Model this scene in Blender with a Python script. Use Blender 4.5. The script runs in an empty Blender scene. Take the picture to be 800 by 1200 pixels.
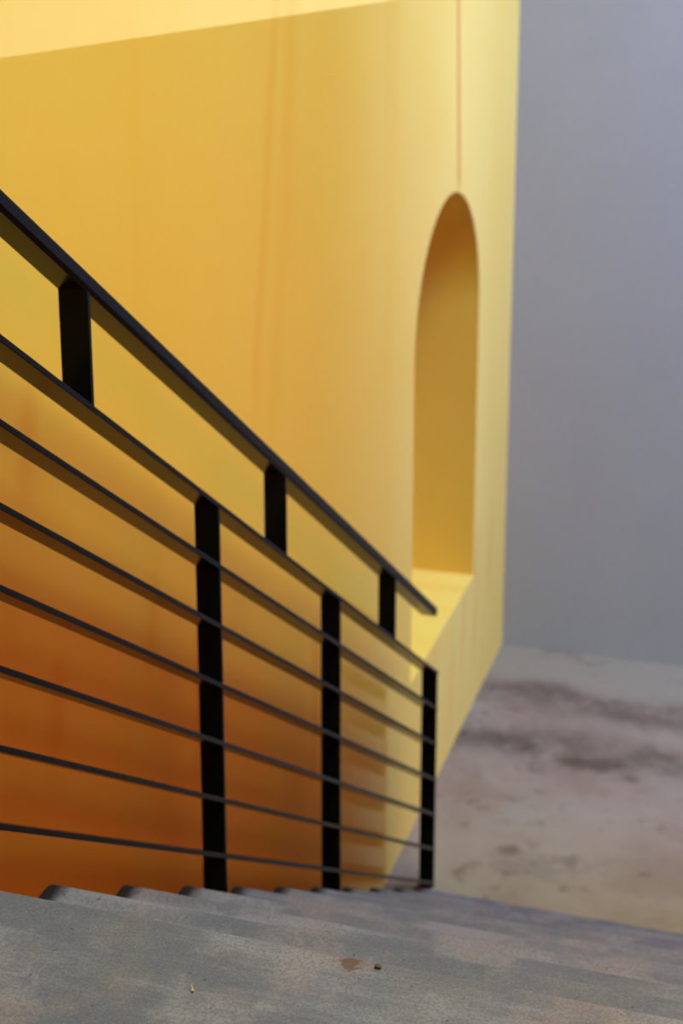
import bpy, bmesh, math, random
from mathutils import Vector, Matrix
random.seed(4)
C = bpy.context.scene.collection
SC = bpy.context.scene

# ------------------------------------------------------------------ dimensions (metres, camera at the origin)
S = 1.157
RAILX = -S                      # right face of the railing = left face of the steps
WALLX = -1.33                   # face of the yellow wall
BACKY = 6.96                    # face of the grey wall
TREAD, RISE = 0.242 * S, 0.1525 * S
Y0, Z0 = 1.819 * S, -1.321 * S  # first nosing below the landing
NSTEP = 10
ZL = Z0 + RISE                  # landing level
YL = Y0 - TREAD                 # landing edge
ZF = Z0 - RISE * NSTEP          # lower floor
SLOPE = 0.658
PAR_TOP = 0.237                 # top of the added right-hand parapet
STAIR_R = 1.00                  # right end of the steps

# ------------------------------------------------------------------ helpers
def obj(name, bm, mat, parent=None, smooth=False, recalc=True):
    if recalc:
        bmesh.ops.recalc_face_normals(bm, faces=bm.faces)
    me = bpy.data.meshes.new(name)
    bm.to_mesh(me); bm.free()
    me.materials.append(mat)
    if smooth:
        for p in me.polygons: p.use_smooth = True
    o = bpy.data.objects.new(name, me)
    C.objects.link(o)
    if parent is not None: o.parent = parent
    return o

def thing(name, label, cat, loc=(0, 0, 0), group=None):
    o = bpy.data.objects.new(name, None)
    o.empty_display_size = 0.1
    C.objects.link(o); o.location = loc
    o['label'] = label; o['category'] = cat
    if group: o['group'] = group
    return o

def tag(o, label, cat, group=None):
    o['label'] = label; o['category'] = cat
    if group: o['group'] = group
    return o

def struct(o, label=None, cat=None):
    o['kind'] = 'structure'
    if label: o['label'] = label
    if cat: o['category'] = cat
    return o

def add_box(bm, x0, x1, y0, y1, z0, z1, bevel=0.0, segs=2):
    vs = [bm.verts.new((x, y, z)) for x in (x0, x1) for y in (y0, y1) for z in (z0, z1)]
    idx = [(0, 1, 3, 2), (4, 6, 7, 5), (0, 4, 5, 1), (2, 3, 7, 6), (0, 2, 6, 4), (1, 5, 7, 3)]
    fs = [bm.faces.new([vs[i] for i in t]) for t in idx]
    if bevel:
        es = {e for f in fs for e in f.edges}
        bmesh.ops.bevel(bm, geom=list(es), offset=bevel, segments=segs, profile=0.5, affect='EDGES', clamp_overlap=True)
    return vs

def add_prism(bm, prof, x0, x1, bevel=0.0, segs=2):
    """profile of (y, z) points swept from x0 to x1"""
    a = [bm.verts.new((x0, y, z)) for y, z in prof]
    b = [bm.verts.new((x1, y, z)) for y, z in prof]
    fs = [bm.faces.new(a), bm.faces.new(b[::-1])]
    n = len(prof)
    for i in range(n):
        j = (i + 1) % n
        fs.append(bm.faces.new((a[j], a[i], b[i], b[j])))
    if bevel:
        es = {e for f in fs for e in f.edges}
        bmesh.ops.bevel(bm, geom=list(es), offset=bevel, segments=segs, profile=0.5, affect='EDGES', clamp_overlap=True)

# ------------------------------------------------------------------ materials
class NT:
    def __init__(s, name):
        s.m = bpy.data.materials.new(name); s.m.use_nodes = True
        s.t = s.m.node_tree; s.n = s.t.nodes; s.l = s.t.links
        s.b = s.n['Principled BSDF']
        s.tc = s.n.new('ShaderNodeTexCoord')
        s.sep = s.n.new('ShaderNodeSeparateXYZ'); s.l.new(s.tc.outputs['Object'], s.sep.inputs[0])
    def val(s, inp, v):
        if hasattr(v, 'is_output'): s.l.new(v, inp)
        else: inp.default_value = v
    def noise(s, scale, detail=4, rough=0.55, stretch=(1, 1, 1), off=(0, 0, 0)):
        mp = s.n.new('ShaderNodeMapping'); s.l.new(s.tc.outputs['Object'], mp.inputs[0])
        mp.inputs['Scale'].default_value = stretch; mp.inputs['Location'].default_value = off
        t = s.n.new('ShaderNodeTexNoise'); s.l.new(mp.outputs[0], t.inputs['Vector'])
        t.inputs['Scale'].default_value = scale; t.inputs['Detail'].default_value = detail
        t.inputs['Roughness'].default_value = rough
        return t.outputs['Fac']
    def ramp(s, v, a, b, lo=0.0, hi=1.0):
        r = s.n.new('ShaderNodeMapRange'); r.interpolation_type = 'SMOOTHSTEP'
        s.val(r.inputs['Value'], v)
        r.inputs['From Min'].default_value = a; r.inputs['From Max'].default_value = b
        r.inputs['To Min'].default_value = lo; r.inputs['To Max'].default_value = hi
        return r.outputs[0]
    def math(s, op, a, b=0.0):
        r = s.n.new('ShaderNodeMath'); r.operation = op
        s.val(r.inputs[0], a); s.val(r.inputs[1], b)
        return r.outputs[0]
    def mix(s, fac, a, b):
        r = s.n.new('ShaderNodeMix'); r.data_type = 'RGBA'
        s.val(r.inputs[0], fac)
        for i, v in ((6, a), (7, b)):
            if hasattr(v, 'is_output'): s.l.new(v, r.inputs[i])
            else: r.inputs[i].default_value = (*v, 1)
        return r.outputs[2]
    def bump(s, h, strength, dist):
        r = s.n.new('ShaderNodeBump'); s.l.new(h, r.inputs['Height'])
        r.inputs['Strength'].default_value = strength; r.inputs['Distance'].default_value = dist
        s.l.new(r.outputs[0], s.b.inputs['Normal'])
    def line(s, coord, c, w):
        """1 inside a soft band |coord-c|<w"""
        d = s.math('ABSOLUTE', s.math('SUBTRACT', coord, c))
        return s.ramp(d, 0, w, 1, 0)

YELLOW = (0.82, 0.52, 0.10)

def mat_yellow():
    k = NT('yellow_wall_paint')
    X, Y, Z = k.sep.outputs
    base = k.mix(k.ramp(k.noise(1.6, 5, 0.6), 0.35, 0.7), YELLOW, (0.81, 0.50, 0.088))
    # faint vertical run marks in the paint
    runs = k.noise(1.0, 3, 0.5, (0.2, 3.2, 0.16))
    base = k.mix(k.ramp(runs, 0.52, 0.72, 0, 0.45), base, (0.79, 0.45, 0.065))
    # two long darker streaks; short painted post shadows by the steps; stains farther down
    def streak(b, pts, wd, amt):
        (y1, z1), (y2, z2) = pts
        m_ = (y2 - y1) / (z2 - z1)
        c = k.math('ADD', k.math('MULTIPLY', k.math('SUBTRACT', Z, z1), m_), y1)
        c = k.math('ADD', c, k.math('MULTIPLY', k.math('SUBTRACT', k.noise(2.5, 2, 0.5, (0, 0, 1)), 0.5), 0.05))
        d = k.math('ABSOLUTE', k.math('SUBTRACT', Y, c))
        q = k.math('MULTIPLY', k.ramp(d, 0, wd, amt, 0), k.ramp(Z, z2 - 0.12, z2 + 0.15))
        q = k.math('MULTIPLY', q, k.ramp(Z, z1 + 0.1, z1 - 0.05))
        return k.mix(q, b, (0.76, 0.36, 0.05))
    base = streak(base, ((3.92, 0.6), (3.60, -1.15)), 0.055, 0.38)
    base = streak(base, ((4.05, 0.6), (3.73, -1.25)), 0.09, 0.22)
    for (yy_, zt_, zb_) in ((2.44, -0.80, -1.0), (2.95, -1.36, -1.55), (2.50, -1.36, -1.55), (4.08, -1.95, -2.4), (3.20, -1.6, -1.95),  # behind the railing: blurred post shadows painted into the wall colour
                            (6.10, -2.68, -3.0), (6.34, -2.5, -3.1), (5.9, -2.9, -3.2), (6.63, -2.5, -2.9)):
        base = streak(base, ((yy_, zt_), (yy_ - 0.03, zb_)), 0.06, 0.55)
    # sealed movement joint above the crown of the arch
    j = k.math('MULTIPLY', k.line(k.math('ADD', Y, k.math('MULTIPLY', Z, 0.10)), 5.757, 0.04), k.ramp(Z, -0.96, -0.9))
    base = k.mix(k.math('MULTIPLY', j, 0.9), base, (0.60, 0.22, 0.03))
    k.l.new(base, k.b.inputs['Base Color'])
    k.b.inputs['Roughness'].default_value = 0.40
    k.b.inputs['Sheen Weight'].default_value = 0.42
    k.b.inputs['Sheen Tint'].default_value = (1.0, 1.0, 0.9, 1)
    k.b.inputs['Sheen Roughness'].default_value = 0.2
    k.b.inputs['Specular IOR Level'].default_value = 0.0
    k.bump(k.noise(220, 3, 0.6), 0.12, 0.002)
    return k.m

def mat_grey_wall():
    k = NT('grey_render')
    base = k.mix(k.noise(2.2, 5, 0.6), (0.361, 0.349, 0.363), (0.428, 0.412, 0.428))
    grain = k.noise(260, 2, 0.6)
    base = k.mix(k.ramp(grain, 0.35, 0.65, 0, 0.35), base, (0.301, 0.298, 0.322))
    k.l.new(base, k.b.inputs['Base Color'])
    k.b.inputs['Roughness'].default_value = 0.9; k.b.inputs['Specular IOR Level'].default_value = 0.15
    k.bump(grain, 0.4, 0.003)
    return k.m

def mat_floor():
    k = NT('stained_concrete_floor')
    X, Y, Z = k.sep.outputs
    base = k.mix(k.ramp(k.noise(2.2, 7, 0.65), 0.34, 0.66), (0.285, 0.193, 0.139), (0.231, 0.144, 0.101))
    base = k.mix(k.ramp(k.noise(1.3, 5, 0.6, (1, 1, 1), (3, 1, 0)), 0.45, 0.62, 0, 0.8), base, (0.285, 0.208, 0.156))
    def blot(cx, cy, rx, ry, amt, col, b):
        mp = k.n.new('ShaderNodeMapping'); k.l.new(k.tc.outputs['Object'], mp.inputs[0])
        mp.inputs['Scale'].default_value = (1 / rx, 1 / ry, 0); mp.inputs['Location'].default_value = (-cx / rx, -cy / ry, 0)
        d = k.n.new('ShaderNodeVectorMath'); d.operation = 'LENGTH'; k.l.new(mp.outputs[0], d.inputs[0])
        dd = k.math('ADD', d.outputs['Value'], k.math('MULTIPLY', k.math('SUBTRACT', k.noise(13, 5, 0.65), 0.5), 2.6))
        return k.mix(k.ramp(dd, 0.3, 1.15, amt, 0), b, col)
    DARK = (0.088, 0.052, 0.033)
    # dirt bands washed along the foot of the grey wall, then a cleaner strip
    wv = k.math('MULTIPLY', k.math('SUBTRACT', k.noise(2.3, 6, 0.62), 0.5), 0.34)
    yy = k.math('ADD', k.math('ADD', Y, wv), k.math('MULTIPLY', X, 0.05))
    base = k.mix(k.math('MULTIPLY', k.line(yy, 6.42, 0.23), k.ramp(k.noise(5, 6, 0.7), 0.3, 0.62, 0.25, 0.85)), base, (0.090, 0.059, 0.041))
    base = k.mix(k.math('MULTIPLY', k.line(yy, 5.98, 0.24), k.ramp(k.noise(6, 6, 0.7, (1, 1, 1), (7, 3, 1)), 0.3, 0.62, 0.2, 0.85)), base, (0.085, 0.055, 0.037))
    base = k.mix(k.ramp(yy, 6.44, 6.66, 0, 0.9), base, (0.269, 0.206, 0.144))
    base = k.mix(k.ramp(k.noise(9, 6, 0.7, (1, 1, 1), (4, 2, 0)), 0.55, 0.72, 0, 0.5), base, DARK)
    base = blot(-0.76, 5.93, 0.17, 0.08, 0.75, DARK, base)
    base = blot(-1.16, 6.02, 0.18, 0.10, 0.4, DARK, base)
    base = blot(-0.94, 5.22, 0.06, 0.045, 0.55, DARK, base)
    base = blot(-0.72, 5.20, 0.07, 0.05, 0.45, DARK, base)
    base = blot(-0.84, 5.12, 0.20, 0.10, 0.35, (0.129, 0.082, 0.065), base)
    base = blot(-0.58, 5.86, 0.045, 0.03, 0.5, DARK, base)
    k.l.new(base, k.b.inputs['Base Color'])
    k.b.inputs['Roughness'].default_value = 0.9; k.b.inputs['Specular IOR Level'].default_value = 0.06
    k.bump(k.noise(60, 4, 0.6), 0.2, 0.004)
    return k.m

def mat_concrete():
    k = NT('rough_grey_concrete')
    X, Y, Z = k.sep.outputs
    base = k.mix(k.ramp(k.noise(4.0, 8, 0.68), 0.40, 0.60), (0.123, 0.101, 0.134), (0.189, 0.149, 0.199))
    base = k.mix(k.ramp(k.noise(5.0, 7, 0.68, (1, 1, 1), (5, 1, 0)), 0.46, 0.58, 0, 0.85), base, (0.104, 0.090, 0.137))
    base = k.mix(k.ramp(k.noise(4.5, 8, 0.68, (1, 1, 1), (1, 7, 0)), 0.51, 0.64, 0, 0.7), base, (0.203, 0.131, 0.160))
    # light worn noses, streaks trowelled along the steps
    tr = k.noise(16, 5, 0.6, (0.12, 1, 1), (0, 3, 0))
    base = k.mix(k.ramp(tr, 0.5, 0.68, 0, 0.55), base, (0.221, 0.182, 0.256))
    g = k.noise(190, 3, 0.75)
    base = k.mix(k.ramp(g, 0.40, 0.64, 0.0, 0.5), base, (0.085, 0.068, 0.096))
    g2 = k.noise(330, 2, 0.6, (1, 1, 1), (2, 5, 1))
    base = k.mix(k.ramp(g2, 0.56, 0.70, 0.0, 0.22), base, (0.327, 0.254, 0.329))
    pit = k.noise(120, 2, 0.5, (1, 1, 1), (8, 2, 0))
    base = k.mix(k.ramp(pit, 0.70, 0.76, 0, 0.85), base, (0.043, 0.031, 0.043))
    # dark brown ends of the steps beside the railing
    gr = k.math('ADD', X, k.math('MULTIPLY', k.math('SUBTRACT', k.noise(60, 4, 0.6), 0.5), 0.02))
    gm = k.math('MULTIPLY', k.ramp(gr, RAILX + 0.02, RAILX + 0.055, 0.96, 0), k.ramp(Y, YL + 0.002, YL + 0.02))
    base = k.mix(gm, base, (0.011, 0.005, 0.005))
    # rust brown spill on the landing
    def blot(cx, cy, r, amt, col, b):
        d = k.n.new('ShaderNodeVectorMath'); d.operation = 'DISTANCE'
        k.l.new(k.tc.outputs['Object'], d.inputs[0]); d.inputs[1].default_value = (cx, cy, ZL)
        dd = k.math('ADD', d.outputs['Value'], k.math('MULTIPLY', k.math('SUBTRACT', k.noise(110, 4, 0.7), 0.5), r * 2.4))
        return k.mix(k.ramp(dd, r * 0.75, r, amt, 0), b, col)
    base = blot(-0.541, 1.801, 0.015, 0.85, (0.081, 0.036, 0.030), base)
    base = blot(-0.541, 1.815, 0.03, 0.35, (0.154, 0.081, 0.074), base)
    k.l.new(base, k.b.inputs['Base Color'])
    k.b.inputs['Roughness'].default_value = 0.9; k.b.inputs['Specular IOR Level'].default_value = 0.06
    h = k.math('ADD', k.math('MULTIPLY', g, 1.0), k.math('MULTIPLY', k.noise(28, 4, 0.6), 1.2))
    k.bump(h, 0.4, 0.005)
    return k.m

def mat_simple(name, col, rough, var=0.15, scale=30, metal=0.0, spec=0.5):
    k = NT(name)
    base = k.mix(k.noise(scale, 4, 0.6), col, tuple(c * (1 - var) for c in col))
    k.l.new(base, k.b.inputs['Base Color'])
    k.b.inputs['Roughness'].default_value = rough
    k.b.inputs['Metallic'].default_value = metal
    k.b.inputs['Specular IOR Level'].default_value = spec
    return k.m

M_YEL = mat_yellow()
M_GREY = mat_grey_wall()
M_FLOOR = mat_floor()
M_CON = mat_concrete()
M_BLK = mat_simple('black_satin_paint', (0.006, 0.007, 0.008), 0.20, 0.2, 40, 0.0, 0.07)
M_PEB = mat_simple('pebble_brown', (0.10, 0.06, 0.045), 0.8, 0.4, 300)
M_LEAF = mat_simple('dry_leaf', (0.42, 0.27, 0.21), 0.8, 0.4, 300)
M_ORANGE = mat_simple('orange_bounce_paint', (0.90, 0.07, 0.002), 0.85, 0.08, 3, 0.0, 0.2)  # colour chosen for the orange bounce of the added parapet

# ------------------------------------------------------------------ setting
def yellow_wall():
    bm = bmesh.new()
    ya, yb, za, zb = -3.0, BACKY, ZF - 0.1, 3.2
    cy, cz, r, zs = 5.735, -1.465, 0.53, -2.665
    NA = 48
    def outline(grow):
        pts = [(cy - r - grow, zs - grow)]
        for i in range(NA + 1):
            t = math.pi - math.pi * i / NA
            pts.append((cy + (r + grow) * math.cos(t), cz + (r + grow) * math.sin(t)))
        pts.append((cy + r + grow, zs - grow))
        return pts
    outer = [bm.verts.new((WALLX, y, z)) for y, z in ((ya, za), (ya, zb), (yb, zb), (yb, za))]
    rim = [bm.verts.new((WALLX, y, z)) for y, z in outline(0.003)]
    eds = []
    for loop in (outer, rim):
        for i in range(len(loop)):
            eds.append(bm.edges.new((loop[i], loop[(i + 1) % len(loop)])))
    bmesh.ops.triangle_fill(bm, use_beauty=True, use_dissolve=False, edges=eds, normal=(1, 0, 0))
    prev = rim
    n = len(rim)
    for x, grow in ((WALLX - 0.003, 0.0), (WALLX - 0.75, 0.0)):
        ring = [bm.verts.new((x, y, z)) for y, z in outline(grow)]
        for i in range(n):
            j = (i + 1) % n
            f = bm.faces.new((prev[i], prev[j], ring[j], ring[i]))
        prev = ring
    bm.faces.new(prev)
    xb = WALLX - 1.0
    back = [bm.verts.new((xb, y, z)) for y, z in ((ya, za), (ya, zb), (yb, zb), (yb, za))]
    for i in range(4):
        j = (i + 1) % 4
        bm.faces.new((outer[i], outer[j], back[j], back[i]))
    bm.faces.new(back)
    o = obj('wall_left', bm, M_YEL)
    return struct(o)

yellow_wall()
bm = bmesh.new(); add_box(bm, WALLX - 1.0, 7.0, BACKY, BACKY + 0.3, ZF - 0.1, 2.6)
struct(obj('wall_back', bm, M_GREY))
bm = bmesh.new(); add_box(bm, WALLX, 7.0, -3.0, BACKY, ZF - 0.1, ZF)
struct(obj('floor', bm, M_FLOOR))

# unseen parapet, added to bounce orange onto the lower wall and block side light
bm = bmesh.new(); add_box(bm, STAIR_R, STAIR_R + 0.16, -3.0, 5.38, ZF, PAR_TOP)
struct(obj('bounce_wall_right', bm, M_ORANGE))

# ------------------------------------------------------------------ staircase
st = thing('concrete_staircase', 'rough grey concrete staircase going down beside the yellow wall', 'stairs', (0, YL, ZF))
def step_block(y0, y1, ztop):
    bm = bmesh.new()
    add_box(bm, RAILX, STAIR_R - 0.012, y0, y1, ZF, ztop)
    bm.edges.ensure_lookup_table()
    sel = []
    for e in bm.edges:
        a, b = e.verts[0].co, e.verts[1].co
        m = (a + b) / 2
        top = abs(m.z - ztop) < 1e-5
        if top and abs(m.y - y1) < 1e-5: sel.append(e)
        if top and abs(m.x - RAILX) < 1e-5: sel.append(e)
        if abs(m.x - RAILX) < 1e-5 and abs(m.y - y1) < 1e-5: sel.append(e)
    bmesh.ops.bevel(bm, geom=list(set(sel)), offset=0.013, segments=4, profile=0.5, affect='EDGES')
    return bm
def child_mesh(name, bm, mat, root, smooth=False):
    o = obj(name, bm, mat, root, smooth)
    o.matrix_parent_inverse = Matrix.Translation(root.location).inverted()
    return o
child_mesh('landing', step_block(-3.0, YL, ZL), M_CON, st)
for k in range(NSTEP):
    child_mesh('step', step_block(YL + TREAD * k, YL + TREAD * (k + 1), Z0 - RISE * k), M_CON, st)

# ------------------------------------------------------------------ railing
W = 0.0545
rl = thing('stair_railing', 'black flat-bar metal railing with seven rails along the open side of the concrete stairs', 'railing',
           (RAILX, 4.228 * S, ZF))
XL, XR = RAILX - W, RAILX
def zline(c, y): return c * S - SLOPE * y
C_HAND, C_TOP = 0.8664, 0.6680
C_BOT = -0.0420
TV = 0.0125                       # vertical height of a rail's side
YTOP, YEND = 1.56 * S, 4.243 * S
def bar(c, th, y0, y1, x0=XL, x1=XR, bevel=0.0012):
    bm = bmesh.new()
    za, zb = zline(c, y0), zline(c, y1)
    add_prism(bm, [(y0, za), (y1, zb), (y1, zb - th), (y0, za - th)], x0, x1, bevel, 2)
    return bm
rail_c = [C_TOP + (C_BOT - C_TOP) * i / 6 for i in range(7)]
for i, c in enumerate(rail_c):
    child_mesh('rail', bar(c, TV, YTOP, YEND), M_BLK, rl)
# handrail: a deeper bar with eased top edges and a chamfer under its outer edge
YH = 4.215 * S
def handrail():
    bm = bmesh.new()
    sec = [(XL, -0.004), (XL + 0.0035, 0.0), (XR - 0.0035, 0.0), (XR - 0.001, -0.0012), (XR, -0.004),
           (XR, -0.024), (XR - 0.0045, -0.0335), (XL, -0.0335)]
    za, zb = zline(C_HAND, YTOP), zline(C_HAND, YH)
    A = [bm.verts.new((x, YTOP, za + z)) for x, z in sec]
    B = [bm.verts.new((x, YH, zb + z)) for x, z in sec]
    n = len(sec)
    bm.faces.new(A); bm.faces.new(B[::-1])
    for i in range(n):
        j = (i + 1) % n
        bm.faces.new((A[j], A[i], B[i], B[j]))
    return bm
child_mesh('handrail', handrail(), M_BLK, rl)
PT = 0.010
def post(name, y, zt, zb):
    bm = bmesh.new()
    # foot and head follow the slope of the rails they meet
    add_prism(bm, [(y, zt), (y + PT, zt - SLOPE * PT), (y + PT, zb - (SLOPE * PT if name != 'post' else 0)), (y, zb)], XL, XR - 0.0008, 0.0008, 1)
    return child_mesh(name, bm, M_BLK, rl)
for ya in (1.64, 2.509, 3.249, 4.228):
    y = ya * S
    zb = ZF if ya > 4 else zline(C_BOT, y) - 0.42
    post('post', y, zline(C_TOP, y) - 0.004, zb)
for ya in (2.023, 2.876, 3.742):
    y = ya * S
    post('short_post', y, zline(C_HAND, y) - 0.0325, zline(C_TOP, y) - 0.002)

# ------------------------------------------------------------------ crumbs on the landing
def lump(name, loc, sc, mat, label, cat, seed):
    rnd = random.Random(seed)
    bm = bmesh.new()
    bmesh.ops.create_icosphere(bm, subdivisions=3, radius=1)
    for v in bm.verts:
        n = v.co.normalized()
        f = 1 + 0.16 * math.sin(3.1 * n.x + seed) * math.cos(2.7 * n.y) + 0.1 * math.sin(5 * n.z + 2 * n.x)
        v.co = Vector((n.x * sc[0], n.y * sc[1], n.z * sc[2])) * f
    o = obj(name, bm, mat, None, True)
    o.location = loc
    return tag(o, label, cat)
lump('pebble', (-0.502, YL - 0.02, ZL + 0.0028), (0.0055, 0.004, 0.0036), M_PEB,
     'tiny dark brown pebble on the grey concrete landing near the front edge', 'pebble', 1)
def leaf():
    bm = bmesh.new()
    N = 10
    rows = []
    for i in range(N + 1):
        t = i / N
        w = 0.0022 * math.sin(math.pi * min(1, t * 0.95 + 0.03)) ** 0.8
        z = 0.0015 + 0.004 * (t - 0.4) ** 2 * 4
        rows.append([bm.verts.new((s * w, t * 0.009, z + abs(s) * 0.001 + h)) for s in (-1, 0, 1) for h in (0, 0.0004)])
    for a, b in zip(rows, rows[1:]):
        for q, r_ in ((0, 2), (2, 4)):
            bm.faces.new((a[q], a[r_], b[r_], b[q])); bm.faces.new((a[q + 1], b[q + 1], b[r_ + 1], a[r_ + 1]))
        for q in (0, 4):
            bm.faces.new((a[q], b[q], b[q + 1], a[q + 1]))
    for r_ in (rows[0], rows[-1]):
        bm.faces.new((r_[0], r_[1], r_[3], r_[2])); bm.faces.new((r_[2], r_[3], r_[5], r_[4]))
    o = obj('leaf_scrap', bm, M_LEAF, None, True)
    o.location = (-0.720, 1.682, ZL - 0.001); o.rotation_euler = (0, 0, 0.7)
    tag(o, 'tiny pale dry leaf scrap lying on the grey concrete landing', 'leaf')
leaf()

# ------------------------------------------------------------------ light
w = bpy.data.worlds.new('World'); SC.world = w; w.use_nodes = True
nt = w.node_tree; bg = nt.nodes['Background']
bg.inputs['Color'].default_value = (1.0, 0.95, 0.88, 1)
bg.inputs['Strength'].default_value = 0.06
STRIP_ROT = Matrix(((0, 0.0, 1), (1, 0, 0), (0, 1, 0))).to_euler()   # long side along Y, facing -X
def skylight(name, loc, size, power, col, rot=(0, 0, 0), spread=180):
    l = bpy.data.lights.new(name, 'AREA'); l.shape = 'RECTANGLE'
    l.size, l.size_y = size; l.energy = power; l.color = col; l.spread = math.radians(spread)
    o = bpy.data.objects.new(name, l); C.objects.link(o)
    o.location = loc; o.rotation_euler = rot
    return o
skylight('skylight', (1.2, 6.0, 4.6), (2.8, 4.6), 390, (0.72, 1.17, 1.35))
skylight('landing_skylight', (1.5, 1.5, 4.6), (2.3, 3.5), 370, (0.74, 0.96, 0.48), (0, 0, 0), 130)
skylight('amber_fill', (STAIR_R - 0.05, 2.9, -1.05), (3.0, 0.4), 9.0, (1.0, 0.15, 0.0), STRIP_ROT, 140)  # added fill with no visible source, warms the shaded lower wall
skylight('strip_light', (4.0, 5.85, 0.8), (2.1, 0.006), 290, (0.66, 0.98, 3.2), STRIP_ROT)

# ------------------------------------------------------------------ camera
f, px, py, h = 1869., 400., 415., 493.
pitch = math.atan(h / f); az = math.atan(593 / math.hypot(f, h))
Fh = Vector((-math.sin(az), math.cos(az), 0)); R = Vector((math.cos(az), math.sin(az), 0)); Zv = Vector((0, 0, 1))
fw = Fh * math.cos(pitch) - Zv * math.sin(pitch); up = Fh * math.sin(pitch) + Zv * math.cos(pitch)
cam = bpy.data.cameras.new('camera'); co = bpy.data.objects.new('camera', cam); C.objects.link(co)
mw = Matrix.Identity(4)
for i in range(3):
    mw[i][0], mw[i][1], mw[i][2] = R[i], up[i], -fw[i]
co.matrix_world = mw
cam.sensor_fit = 'VERTICAL'; cam.sensor_height = 36.0; cam.sensor_width = 24.0
cam.lens = f * 36 / 1200
cam.shift_y = -(600 - py) / 1200
cam.clip_start = 0.05
cam.dof.use_dof = True; cam.dof.focus_distance = 2.2; cam.dof.aperture_fstop = 4.4
SC.camera = co
vs = SC.view_settings
vs.view_transform = 'Standard'; vs.look = 'None'; vs.exposure = -0.30; vs.gamma = 1.0; vs.use_curve_mapping = False
